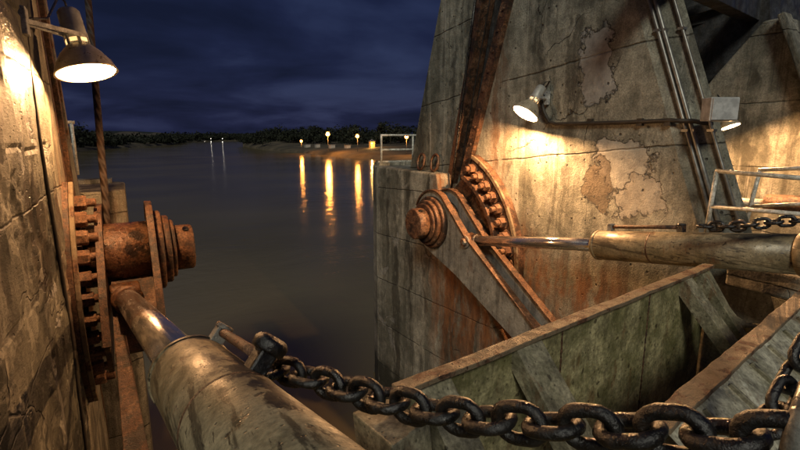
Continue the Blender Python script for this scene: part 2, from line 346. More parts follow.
# ------------------------------------------------------------------ object helpers
ORG = {}
def thing(name, label, cat, loc, group=None):
    o = bpy.data.objects.new(name, None); COL.objects.link(o); o.location = loc; o.empty_display_size = .2
    o['label'] = label; o['category'] = cat
    if group: o['group'] = group
    ORG[o] = Vector(loc); return o
def tag(o, label, cat, group=None):
    o['label'] = label; o['category'] = cat
    if group: o['group'] = group
    return o

class MB:
    """collects shapes in world metres and links them as ONE mesh object"""
    def __init__(s): s.v = []; s.f = []; s.sm = []
    def add(s, vs, fs, smooth=False):
        k = len(s.v); s.v += [Vector(q) for q in vs]
        for f in fs: s.f.append([k + i for i in f]); s.sm.append(smooth)
        return s
    def loft(s, a, b):
        n = len(a); vs = list(a) + list(b)
        fs = [list(range(n))[::-1], list(range(n, 2 * n))] + [[i, (i + 1) % n, n + (i + 1) % n, n + i] for i in range(n)]
        return s.add(vs, fs)
    def prism(s, poly, vec):
        vec = Vector(vec); poly = [Vector(q) for q in poly]; return s.loft(poly, [q + vec for q in poly])
    def box(s, c, dx, dy=None, dz=None):
        """centre and three half-edge vectors (or three half sizes)"""
        c = Vector(c)
        if dy is None: dx, dy, dz = dx
        if not hasattr(dx, '__len__'): dx, dy, dz = Vector((dx, 0, 0)), Vector((0, dy, 0)), Vector((0, 0, dz))
        a = [c - dx - dy - dz, c + dx - dy - dz, c + dx + dy - dz, c - dx + dy - dz]
        return s.loft(a, [q + 2 * dz for q in a])
    def bar(s, a, b, w, h, up=(0, 0, 1)):
        a = Vector(a); b = Vector(b); d = (b - a).normalized(); u = Vector(up); x = d.cross(u).normalized(); y = x.cross(d).normalized()
        q = [a + x * (i * w / 2) + y * (j * h / 2) for i, j in ((-1, -1), (1, -1), (1, 1), (-1, 1))]
        return s.loft(q, [p + (b - a) for p in q])
    def lathe(s, o, axis, prof, seg=40, caps=True):
        """prof: list of (distance along axis, radius)"""
        o = Vector(o); ax = Vector(axis).normalized(); t = Vector((0, 0, 1)) if abs(ax.z) < .9 else Vector((1, 0, 0))
        x = ax.cross(t).normalized(); y = ax.cross(x)
        vs = []; fs = []
        for d, r in prof:
            for k in range(seg):
                an = 2 * math.pi * k / seg; vs.append(o + ax * d + (x * math.cos(an) + y * math.sin(an)) * max(r, .0005))
        for i in range(len(prof) - 1):
            for k in range(seg):
                k2 = (k + 1) % seg; fs.append([i * seg + k, i * seg + k2, (i + 1) * seg + k2, (i + 1) * seg + k])
        base = len(s.v); s.add(vs, fs, True)
        if caps:
            s.f.append([base + k for k in range(seg)][::-1]); s.sm.append(False)
            s.f.append([base + (len(prof) - 1) * seg + k for k in range(seg)]); s.sm.append(False)
        return s
    def cyl(s, a, b, r, seg=32, ch=.0):
        a = Vector(a); b = Vector(b); L = (b - a).length
        pr = [(0, r), (L, r)] if not ch else [(0, r - ch), (ch, r), (L - ch, r), (L, r - ch)]
        return s.lathe(a, b - a, pr, seg)
    def tube(s, path, r, seg=10, closed=False):
        path = [Vector(q) for q in path]; n = len(path); vs = []; fs = []; prev = None
        for i, q in enumerate(path):
            t = (path[(i + 1) % n] - path[i - 1]) if closed or 0 < i < n - 1 else (path[1] - path[0] if i == 0 else path[-1] - path[-2])
            t.normalize()
            if prev is None:
                g = Vector((0, 0, 1)) if abs(t.z) < .9 else Vector((1, 0, 0)); x = t.cross(g).normalized()
            else: x = (prev - t * prev.dot(t)).normalized()
            prev = x; y = t.cross(x)
            rr = r(i / max(1, n - 1)) if callable(r) else r
            for k in range(seg):
                an = 2 * math.pi * k / seg; vs.append(q + (x * math.cos(an) + y * math.sin(an)) * rr)
        m = n if closed else n - 1
        for i in range(m):
            j = (i + 1) % n
            for k in range(seg):
                k2 = (k + 1) % seg; fs.append([i * seg + k, i * seg + k2, j * seg + k2, j * seg + k])
        base = len(s.v); s.add(vs, fs, True)
        if not closed:
            s.f.append([base + k for k in range(seg)][::-1]); s.sm.append(False)
            s.f.append([base + (n - 1) * seg + k for k in range(seg)]); s.sm.append(False)
        return s
    def hexa(s, o, axis, r, h, rot=0):
        return s.lathe_flat(o, axis, [(0, r), (h * .85, r), (h, r * .88)], 6, rot)
    def lathe_flat(s, o, axis, prof, seg, rot=0):
        k0 = len(s.f); s.lathe(o, axis, prof, seg)
        for i in range(k0, len(s.f)): s.sm[i] = False
        return s
    def build(s, name, mat, parent=None, bevel=0., loc=None, bseg=2, sub=0):
        org = Vector(loc) if loc is not None else (ORG[parent] if parent is not None else Vector((0, 0, 0)))
        me = bpy.data.meshes.new(name); me.from_pydata([q - org for q in s.v], [], s.f); me.update()
        for p, sm in zip(me.polygons, s.sm): p.use_smooth = sm
        bm = bmesh.new(); bm.from_mesh(me); bmesh.ops.recalc_face_normals(bm, faces=bm.faces); bm.to_mesh(me); bm.free()
        me.materials.append(M[mat] if isinstance(mat, str) else mat)
        o = bpy.data.objects.new(name, me); COL.objects.link(o); ORG[o] = org
        if parent is not None:
            o.parent = parent; o.location = org - ORG[parent]
        else: o.location = org
        if bevel:
            b = o.modifiers.new('bevel', 'BEVEL'); b.width = bevel; b.segments = bseg; b.limit_method = 'ANGLE'; b.angle_limit = rad(38)
        return o
def ragged_plate(m, a0, a1, b0, b1, th, n=46, amp=.007):
    """plate between the edges a0-a1 and b0-b1 whose edges and top are bent and chewed by use"""
    def row(p, q, k): 
        r_ = []
        for i in range(n + 1):
            c = p.lerp(q, i / n); c += Vector(mnoise.noise_vector(c * 2.2 + Vector((k, 0, 0)))) * amp * 1.6 + Vector(mnoise.noise_vector(c * 11 + Vector((0, k, 0)))) * amp; r_.append(c)
        return r_
    A, B = row(a0, a1, 1), row(b0, b1, 5); dz = Vector((0, 0, -th)); N = n + 1
    vs = A + B + [q + dz for q in A] + [q + dz for q in B]; fs = []
    for i in range(n): fs += [[i, i + 1, N + i + 1, N + i], [2 * N + i, 2 * N + i + 1, 3 * N + i + 1, 3 * N + i], [i, i + 1, 2 * N + i + 1, 2 * N + i], [N + i, N + i + 1, 3 * N + i + 1, 3 * N + i]]
    for i in (0, n): fs.append([i, N + i, 3 * N + i, 2 * N + i])
    return m.add(vs, fs)
def structure(o): o['kind'] = 'structure'; return o
def stuff(o): o['kind'] = 'stuff'; return o
def arc(c, r, a0, a1, n, X):
    """points on a circle in the plane x = X, angle from +Y towards +Z"""
    return [Vector((X, c[0] + r * math.cos(rad(a0 + (a1 - a0) * k / n)), c[1] + r * math.sin(rad(a0 + (a1 - a0) * k / n)))) for k in range(n + 1)]

# ------------------------------------------------------------------ river and far banks
g = MB(); g.add([(-3000, -30, 0), (3000, -30, 0), (3000, 5000, 0), (-3000, 5000, 0)], [[0, 1, 2, 3]])
structure(g.build('river_water', 'water'))
g = MB(); g.add([(-3000, -30, -4), (3000, -30, -4), (3000, 5000, -4), (-3000, 5000, -4)], [[0, 1, 2, 3]])
structure(g.build('river_bed', 'bank'))

def bank(name, shore, rises):
    """shore: points at the waterline; rises: (distance back, height) rows behind it"""
    rows = [[Vector((q.x, q.y, -.5)) for q in shore]]
    for d, hgt in rises:
        row = []
        for k, q in enumerate(shore):
            away = Vector((q.x, q.y, 0)).normalized()
            p_ = q + away * d; p_.z = hgt * (1 + .35 * mnoise.noise((p_.x * .02, p_.y * .02, 3))); row.append(p_)
        rows.append(row)
    vs = [q for r in rows for q in r]; n = len(shore); fs = []
    for i in range(len(rows) - 1):
        for k in range(n - 1): fs.append([i * n + k, i * n + k + 1, (i + 1) * n + k + 1, (i + 1) * n + k])
    m = MB(); m.add(vs, fs, True); return structure(m.build(name, 'bank'))
def lerp_path(pts, n):
    out = []
    for i in range(n + 1):
        t = i / n * (len(pts) - 1); k = min(int(t), len(pts) - 2); out.append(pts[k].lerp(pts[k + 1], t - k))
    return out
near_shore = lerp_path([PZ(0, *q) for q in ((243, 146.3), (262, 149.5), (285, 151.5), (310, 153.5), (340, 156.5), (375, 159.5), (420, 162), (480, 163))], 60)
bank('right_riverbank', near_shore, ((6, 1.2), (25, 2.2), (60, 4.0), (140, 5.5), (400, 8)))
far_shore = lerp_path([PZ(0, *q) for q in ((20, 156), (75, 151.5), (100, 149.6), (128, 147.6), (170, 145), (185, 142.0), (215, 141.0), (260, 141.0), (330, 141.))], 60)
bank('far_riverbank', far_shore, ((10, 1.5), (60, 3), (200, 6), (700, 18)))

def crown(m, c, r, hgt, n):
    """one bankside tree of the far wood: a clumpy shell of leaf-sprays over a short trunk"""
    lob = [(Vector((random.gauss(0, .45) * r, random.gauss(0, .45) * r, hgt * random.uniform(.35, .92))), r * random.uniform(.35, .62)) for _ in range(6)]
    for _ in range(n):
        lc, lr = random.choice(lob)
        d = Vector((random.gauss(0, 1), random.gauss(0, 1), random.gauss(0, 1))).normalized()
        q = c + lc + d * lr * random.uniform(.55, 1.05)
        a = Vector((random.gauss(0, 1), random.gauss(0, 1), random.gauss(0, .7))).normalized(); b = d.cross(a).normalized()
        z = r * random.uniform(.09, .19)
        m.add([q - a * z, q - b * z * .7, q + a * z, q + b * z * .7], [[0, 1, 2, 3]])
    m.cyl(c, c + Vector((0, 0, hgt * .6)), r * .07, 5)
wood = MB()
for k in range(230):                                              # right bank wood behind the lit landing
    t = random.random(); q = near_shore[int(t * 59)]; away = Vector((q.x, q.y, 0)).normalized()
    px = 243 + t * 237
    d = random.uniform(85, 190) if t > .16 else random.uniform(6, 90)
    c = q + away * d; c.z = 3.0
    hh = random.uniform(8.5, 14.5) if t > .16 else random.uniform(5, 9)
    crown(wood, c, random.uniform(4, 6.5), hh, 150)
stuff(wood.build('riverside_wood', 'leaf'))
wood = MB()
for k in range(260):
    t = random.random(); q = far_shore[int(t * 59)]; away = Vector((q.x, q.y, 0)).normalized(); dist = q.length
    c = q + away * random.uniform(8, 130); c.z = 2
    k_ = 1 + max(0, (dist - 250) / 600)
    crown(wood, c, random.uniform(4, 7) * k_, random.uniform(4.5, 8) * k_ * (1.9 if t < .16 else 1.1 if t < .3 else .75), 120)
stuff(wood.build('far_shore_wood', 'leaf'))
ridge = MB()
for k in range(60):                                               # long low ridge beyond the bend
    a0 = rad(-52 + k * 1.6); c = Vector((math.sin(a0 + YAW) * 1900, math.cos(a0 + YAW) * 1900, 0))
hp = []
for k in range(81):
    a0 = rad(-60 + k * 1.5) + YAW; hgt = 20 + 16 * mnoise.noise((k * .13, 1, 0)) + 5 * mnoise.noise((k * .7, 4, 0))
    hp.append((Vector((math.sin(a0) * 1500, math.cos(a0) * 1500, -1)), Vector((math.sin(a0) * 1700, math.cos(a0) * 1700, max(6, hgt))), Vector((math.sin(a0) * 2300, math.cos(a0) * 2300, 2))))
vs = [q for r in hp for q in r]; fs = []
for k in range(80):
    for j in range(2): fs.append([k * 3 + j, k * 3 + j + 1, k * 3 + j + 4, k * 3 + j + 3])
ridge = MB(); ridge.add(vs, fs, True); structure(ridge.build('distant_hills', 'leaf'))

def far_lamp(x, ytop, dist_px_y, label, mat='far_bulb', power=9000, col=(1, .36, .06), r=.75, group='street lamps along the far bank'):
    """a bank lamp: (x, ytop) sight line of the globe, dist_px_y sight line of its foot"""
    foot = PZ(3.2, x, dist_px_y) if mat == 'far_bulb' else PZ(1.2, x, dist_px_y); d = (foot - CAM).dot(FW); top = P(x, ytop, d)
    t = thing('street_lamp', label, 'street lamp', foot, group)
    MB().cyl(foot - UZ * .6, Vector((foot.x, foot.y, top.z + .3)), .12, 8).build('pole', 'pole', t)
    hd = Vector((foot.x, foot.y, top.z))
    MB().lathe(hd + UZ * (r * .9), UZ, [(0, r * .55), (.12, r * 1.15), (.3, .1)], 12).build('lamp_hood', 'pole', t)
    s_ = r / .5
    MB().lathe(hd - UZ * r, UZ, [(0, .02), (.18 * r, .6 * r), (.6 * r, .92 * r), (1.1 * r, r), (1.6 * r, .75 * r), (1.85 * r, .45 * r)], 12).build('globe', mat, t)
    l = bpy.data.lights.new('lamp_light', 'POINT'); l.energy = power; l.color = col; l.shadow_soft_size = r * 1.05
    lo = bpy.data.objects.new('lamp_light', l); COL.objects.link(lo); lo.parent = t; lo.location = hd - foot + (Vector((CAM.x, CAM.y, hd.z)) - hd).normalized() * r * 2.2
    return t
far_lamp(301.5, 141.2, 147.8, 'small street lamp on the far landing, leftmost of the orange row', power=3500, r=.75)
far_lamp(328.2, 134.2, 149.0, 'tallest and brightest orange lamp in the middle of the far landing', power=14000, r=1.05)
far_lamp(357.6, 136.2, 150.2, 'orange street lamp on the far landing, between the tallest lamp and the ochre kiosk', power=4800, r=.85)
far_lamp(406.5, 136.8, 151.5, 'orange street lamp seen just above the white railing of the pier block', power=4800, r=.85)
for x, lb in ((204.5, 'faint white lamp across the bend, leftmost of its row'), (211, 'faint white lamp across the bend, second in from the left'),
              (222.5, 'faint white lamp across the bend, right end of the low row'), (247.5, 'faint lamp standing over the tip of the wooded point')):
    far_lamp(x, 138.6 if x < 240 else 136.4, 140.7 if x < 240 else 140.2, lb, 'far_white', 500, (1, .9, .75), r=.75, group='faint lamps across the bend')
for x, y, wd, hd_, lb in ((307.5, 147.6, 4., 2.2, 'low white hut under the leftmost orange lamp'), (317.5, 148.0, 3.2, 2.6, 'narrow white hut between the first and the tallest lamp'),
                          (332.0, 148.8, 3.6, 2.6, 'white hut just right of the tallest lamp'), (347.5, 149.4, 3.2, 2.5, 'white hut below the gap between the two right lamps')):
    wd *= .75; hd_ *= .8; b0 = PZ(2.4, x, y); t = thing('white_hut', lb, 'hut', b0, 'white huts on the far landing')
    MB().box(b0 + UZ * hd_ / 2, (wd / 2, 1.6, hd_ / 2 + .3)).build('wall', 'hut', t, bevel=.05)
    MB().box(b0 + UZ * (hd_ + .42), (wd / 2 + .25, 1.9, .1)).build('roof', 'pole', t)
b0 = PZ(2.6, 372, 149.6); t = thing('ochre_kiosk', 'tall narrow ochre kiosk with a pointed roof right of the lamp row', 'kiosk', b0)
MB().box(b0 + UZ * 1.9, (1.2, 1.2, 2.2)).build('wall', 'ochre', t)
m = MB(); q = [b0 + Vector((i * 1.5, j * 1.5, 4.1)) for i, j in ((-1, -1), (1, -1), (1, 1), (-1, 1))]; m.loft(q, [b0 + Vector((i * .1, j * .1, 5.4)) for i, j in ((-1, -1), (1, -1), (1, 1), (-1, 1))]); m.build('roof', 'pole', t)
l = bpy.data.lights.new('kiosk_light', 'POINT'); l.energy = 2200; l.color = (1, .5, .12); l.shadow_soft_size = .3
lo = bpy.data.objects.new('kiosk_light', l); COL.objects.link(lo); lo.parent = t; lo.location = (CAM - b0).normalized() * 3.2 + UZ * 2.6
MB().lathe(b0 + (CAM - b0).normalized() * 1.75 + UZ * 3.0, UZ, [(0, .02), (.12, .24), (.4, .26), (.52, .05)], 10).build('wall_lamp', 'far_bulb', t)

# ------------------------------------------------------------------ left pier
XL = -.85
def YZ(X, y, z): return Vector((X, y, z))
lp = thing('concrete_pier', 'wet streaked concrete pier wall close along the left edge', 'pier', (XL, 4, 0))
def ysl(z): return 8.75 - .30 * (z - 8.8)                          # upstream side of the guide slot (battered)
def yfar(z): return 10.35 - .47 * (z - 8.1)                        # downstream edge (battered)
m = MB(); 
def slab(m, X0, X1, ya, yb, z0, z1):
    """vertical slab between the lines ya(z) and yb(z), from X0 to X1"""
    def ring(z): return [Vector((X0, ya(z), z)), Vector((X0, yb(z), z)), Vector((X1, yb(z), z)), Vector((X1, ya(z), z))]
    m.loft(ring(z0), ring(z1))
GR = lambda z: 7.62
m = MB()
slab(m, XL, XL - 3, lambda z: 2.7, lambda z: GR(z) - .03, -3, 11.7)
slab(m, XL - .06, XL - 3, lambda z: GR(z) - .03, lambda z: GR(z) + .03, -3, 11.7)
m3 = MB(); NY, NZ = 90, 230; vs = []; fs = []
for j in range(NZ + 1):
    for i in range(NY + 1):
        y_ = 2.69 + (GR(0) - .035 - 2.69) * i / NY; z_ = 2.0 + 9.69 * j / NZ
        q = Vector((0, y_ * .9, z_ * .35)); dsp = .022 * mnoise.fractal(q * 1.3, .9, 2.1, 5) + .020 * abs(mnoise.noise((y_ * 3.1, z_ * .5, 5))) + .012 * mnoise.noise((y_ * 9, z_ * 4, 2))
        sp_ = mnoise.fractal(Vector((3, y_ * .5, z_ * .45)), .8, 2.2, 6)
        if sp_ > .22: dsp -= .022 * min(1, (sp_ - .22) * 14)
        f_ = abs(((z_ + .12 * mnoise.noise((y_ * .7, z_ * .2, 9))) / 1.37) % 1 - .5)
        if f_ < .012: dsp -= .02
        vs.append((XL + .02 + dsp, y_, z_))
for j in range(NZ):
    for i in range(NY): k = j * (NY + 1) + i; fs.append([k, k + 1, k + NY + 2, k + NY + 1])
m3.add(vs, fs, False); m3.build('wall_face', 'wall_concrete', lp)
m2 = MB(); slab(m2, XL + .01, XL - 2.9, lambda z: GR(z) + .032, lambda z: ysl(z) + .0, -3, 11.69); m2.build('edge_strip', 'lamplit_concrete', lp, bevel=.025)
slab(m, XL - .55, XL - 3, ysl, lambda z: ysl(z) + .9, -3, 11.7)
slab(m, XL - .02, XL - 3, lambda z: ysl(z) + .9, lambda z: yfar(z) + .02, -3, 11.7)
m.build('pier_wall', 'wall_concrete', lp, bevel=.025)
m = MB()                                                           # rusty steel guide rails in the slot, their pale edge angle
for (o_, x0, wd) in ((.02, XL + .015, .13), (.74, XL + .03, .15)):
    slab(m, x0, x0 - .5, lambda z, o_=o_: ysl(z) + o_, lambda z, o_=o_, wd=wd: ysl(z) + o_ + wd, 1, 11.65)
m.build('guide_rail', 'rust_dark', lp, bevel=.01)
m = MB(); slab(m, XL + .05, XL - .1, lambda z: yfar(z) - .14, lambda z: yfar(z) + .05, 7.3, 11.6)
m.build('edge_angle', 'rust_paint', lp, bevel=.008)
# lower block of the left pier
blk = [PY(11.4, 62, 181), PY(11.4, 124.5, 184)]
zt = 7.98
m = MB(); xr = blk[1].x
m.prism([(-3.5, 10.55, zt), (xr - .22, 10.55, zt), (xr, 10.75, zt), (xr, 12.6, zt), (xr - .3, 12.9, zt), (-3.5, 12.9, zt)], (0, 0, -11))
m.build('platform_block', 'block_concrete', lp, bevel=.035, bseg=3)
m = MB(); m.box(((xr - 1.3) / 2 - .1, 12.55, zt + .05), ((xr + 1.0) / 2, .18, .05)); m.build('kerb', 'block_concrete', lp, bevel=.015)
# conduit strap down the near wall
m = MB(); m.tube([PX(XL + .03, 26, 34), PX(XL + .03, 30, 70), PX(XL + .03, 38, 130), PX(XL + .03, 52, 215), PX(XL + .03, 66, 300), PX(XL + .03, 66, 300) - UZ * 2.2, PX(XL + .03, 66, 300) - UZ * 6], .022, 8)
tag(m.build('wall_conduit', 'conduit_dark'), 'thin dark conduit running down the left wall beneath the lamp bracket', 'conduit')

# white railing post on the left block
t = thing('guard_rail', 'short white railing post standing on the left pier block', 'railing', PY(12.2, 72, 172))
m = MB(); a = PY(12.2, 77.5, 172.5); b = Vector((a.x, a.y, a.z + 1.05)); m.cyl(a - UZ * .05, b, .035, 10); m.build('post', 'rail', t)
m = MB(); m.cyl(b + Vector((.06, 0, 0)), b + Vector((-1.6, 0, 0)), .035, 10); m.build('top_rail', 'rail', t)
m = MB(); m.cyl(b + Vector((.0, 0, -.45)), b + Vector((-1.6, 0, -.45)), .028, 10); m.build('mid_rail', 'rail', t)

def bolted_sector(nm, label, X, side, c, r, th, a0, a1, nb, bsz, mat, ribh=.2, long=1., plate='rust'):
    """curved bearing flange fixed to a pier face; side = +1 when it stands out towards +x"""
    mid = arc(c, r, a0, a1, 2, X)[1]
    t = thing(nm, label, 'flange', mid)
    n = 48
    out = arc(c, r + .30, a0, a1, n, X - side * .05); inn = arc(c, r - .34, a0, a1, n, X - side * .05)
    def strip(o_, i_, dep):
        m = MB(); k0 = len(o_); vs = o_ + i_ + [q + Vector((dep, 0, 0)) for q in o_] + [q + Vector((dep, 0, 0)) for q in i_]
        fs = []
        for k in range(k0 - 1):
            fs += [[k, k + 1, k0 + k + 1, k0 + k], [2 * k0 + k, 2 * k0 + k + 1, 3 * k0 + k + 1, 3 * k0 + k], [k, k + 1, 2 * k0 + k + 1, 2 * k0 + k], [k0 + k, k0 + k + 1, 3 * k0 + k + 1, 3 * k0 + k]]
        for k in (0, k0 - 1): fs.append([k, k0 + k, 3 * k0 + k, 2 * k0 + k])
        return m.add(vs, fs)
    strip(out, inn, side * (th + .05)).build('base_plate', plate, t, bevel=.012)
    o2 = arc(c, r + .30, a0, a1, n, X + side * (th + .002)); i2 = arc(c, r + .21, a0, a1, n, X + side * (th + .002))
    strip(o2, i2, side * .06).build('rim', 'rust_beige', t, bevel=.01)
    o3 = arc(c, r - .22, a0, a1, n, X + side * (th + .002)); i3 = arc(c, r - .33, a0, a1, n, X + side * (th + .002))
    strip(o3, i3, side * ribh).build('inner_rib', mat, t, bevel=.012)
    bp = None
    for k in range(nb):
        an = a0 + (a1 - a0) * (k + .5) / nb; q = arc(c, r, an, an, 1, X + side * th)[0]
        if bp is None:
            m = MB(); ax = Vector((side, 0, 0)); z0 = Vector((0, 0, 0))
            m.lathe(z0, ax, [(0, bsz * 1.25), (.03, bsz * 1.25), (.035, bsz * 1.2)], 20)
            m.hexa(ax * .035, ax, bsz, bsz * 1.1 * long); m.cyl(ax * (.035 + bsz * long), ax * (.035 + bsz * 1.95 * long), bsz * .55, 14, ch=.012)
            bp = m.build('bolt', 'rust_bolt', None, bevel=.006); o = bp
            o.parent = t
        else:
            o = bp.copy(); COL.objects.link(o); o.parent = t
        o.location = q - ORG[t]; o.rotation_euler = (rad(random.uniform(0, 60)), 0, 0)
    return t
bolted_sector('bolted_flange', 'rusty bolted flange seen edge-on against the left wall', XL, 1, (9.75, 6.55), 2.0, .08, 128, 222, 11, .115, 'rust', ribh=.08, long=1.25, plate='rust_dark')

# ------------------------------------------------------------------ hinge and lever arm, built once per side
def hinge_arm(label, pin, outer, inner, side, foot, mats, lug, fw=.085):
    """pin = (Y, Z) of the hinge axis; outer/inner = x of the two cheek plates; side = direction in which the pin sticks out"""
    py, pz = pin
    t = thing('lever_arm', label, 'lever arm', (outer, py, pz))
    d = Vector((0, foot[0] - py, foot[1] - pz)); L = d.length; d.normalize(); nn = Vector((0, d.z, -d.y))   # across the arm
    if nn.y > 0: nn = -nn                                         # nn points upstream
    def plate(X, th):
        c = Vector((X, py, pz)); R = .80
        a0 = math.atan2(nn.z, nn.y); pts = []
        # half circle round the pin on the far side of the arm
        b0 = math.atan2(-d.z, -d.y)
        for k in range(17):
            an = b0 - math.pi * .52 + math.pi * 1.04 * k / 16; pts.append(c + Vector((0, math.cos(an), math.sin(an))) * R)
        up_first = (pts[0] - c).dot(nn) > 0
        e = [c + d * 1.30 + nn * .46, c + d * L + nn * .14, c + d * L - nn * .46, c + d * 1.4 - nn * .60]
        if up_first: e = e[::-1]
        pts += e
        return pts, e, up_first
    cheeks = []
    for X, nm in ((outer, 'cheek_plate'), (inner, 'cheek_plate')):
        pts, e, uf = plate(X, .06)
        m = MB(); m.prism(pts, (-side * .07, 0, 0)); ck = m.build(nm, mats[0], t, bevel=.008)
        # rusty edge flange along the upstream side, round the head and down
        c = Vector((X, py, pz)); b0 = math.atan2(-d.z, -d.y)
        head = [c + Vector((0, math.cos(an), math.sin(an))) * .81 for an in [b0 + (-1 if (Vector((0, math.cos(b0 - 1), math.sin(b0 - 1))).dot(nn) > 0) else 1) * math.pi * .52 * k / 12 for k in range(13)]]
        path = head + [c + d * 1.30 + nn * .47, c + d * L + nn * .15]
        m = MB()
        for a, b in zip(path[:-1], path[1:]):
            mid_ = (a + b) / 2; dirv = (b - a).normalized(); n2 = Vector((0, dirv.z, -dirv.y))
            m.box(mid_ + Vector((-side * .035, 0, 0)), Vector((fw, 0, 0)), dirv * ((b - a).length / 2 + .006), n2 * .022)
        m.build('edge_flange', mats[1], ck, bevel=.006)
    c = Vector((outer, py, pz)); ax = Vector((side, 0, 0))
    wdt = abs(inner - outer)
    m = MB(); m.lathe(c - ax * (wdt + .30), ax, [(0, .50), (wdt + .22, .50)], 48); m.build('hub', mats[2], t)
    m = MB(); m.lathe(c, ax, [(0, .66), (.10, .66), (.13, .63)], 48); m.lathe(c + ax * .13, ax, [(0, .57), (.09, .57), (.11, .55)], 48); m.lathe(c + ax * .24, ax, [(0, .49), (.055, .49), (.07, .47)], 48)
    m.build('boss', mats[3], t)
    m = MB(); m.lathe(c + ax * .30, ax, [(0, .385), (lug - .03, .385), (lug, .355)], 48); pn = m.build('pin', mats[3], t)
    # grease hole in the end of the pin
    MB().cyl(c + ax * (.30 + lug * .62) + Vector((0, -.18, .325)), c + ax * (.30 + lug * .62) + Vector((0, -.20, .36)), .05, 12).build('grease_hole', 'chain', pn)
    # web between the cheeks, coloured dark for the shade of the recess
    m = MB(); cc = Vector(((outer + inner) / 2, py, pz)); hw = Vector((wdt / 2 - .04, 0, 0))
    m.box(cc + d * (L * .62) - nn * .1, hw, d * (L * .37), nn * .03); m.build('web', 'rust_dark', t)
    return t, d, nn

# right side first: pin axis Y 9.8, cheeks at x 6.62 and 7.08
RP = (9.8, 6.87)
ra, rd, rn = hinge_arm('rusty hinge pin and grey twin plate lever on the right pier', RP, 6.62, 7.12, -1, (6.0, 5.05), ('arm_paint', 'rust', 'rust_wet', 'rust'), .30)
b = Vector((6.615, 8.42, 6.62)); m = MB(); m.lathe(b, (-1, 0, 0), [(0, .15), (.03, .15), (.04, .13)], 20); m.hexa(b + Vector((-.04, 0, 0)), (-1, 0, 0), .09, .07); m.build('pin_bolt', 'rust_paint', ra, bevel=.006)
LPN = (8.75, 7.13)
la, ld, ln = hinge_arm('rusty hinge pin and greasy lever plates beside the left wall', LPN, .27, -.42, 1, (7.15, 6.1), ('rust_dark', 'rust_dark', 'rust_wet', 'rust'), .30, fw=.05)

m = MB(); a, b = P(121, 338, 6.3), P(139, 470, 4.5); sx = RT * .13; nn_ = (b - a).cross(sx).normalized()
m.loft([a - sx * .6, a + sx * .6, a + sx * .6 + nn_ * .05, a - sx * .6 + nn_ * .05], [b - sx, b + sx, b + sx + nn_ * .05, b - sx + nn_ * .05])
for k, wk in ((-1, .02), (.1, .02)):
    m.loft([a + sx * .6 * k, a + sx * (.6 * k) + RT * wk, a + sx * (.6 * k) + RT * wk - nn_ * .08, a + sx * .6 * k - nn_ * .08], [b + sx * k, b + sx * k + RT * wk, b + sx * k + RT * wk - nn_ * .08, b + sx * k - nn_ * .08])
m.build('lower_beam', 'rust_dark', la, bevel=.008)
bolted_sector('bolted_flange', 'curved rusty flange with large bolts on the right pier face', 7.6, -1, (10.3, 6.0), 2.47, .16, 112, 205, 12, .125, 'rust')
m = MB(); pl = arc((10.3, 6.0), 2.16, 110, 176, 24, 7.5) + [Vector((7.5, 9.6, 6.3)), Vector((7.5, 10.3, 7.4))]; m.prism(pl, (-.10, 0, 0)); tag(m.build('backing_plate', 'rust_wet', None, bevel=.01), 'dark rusty backing plate between the hinge and the curved bolted flange', 'plate')

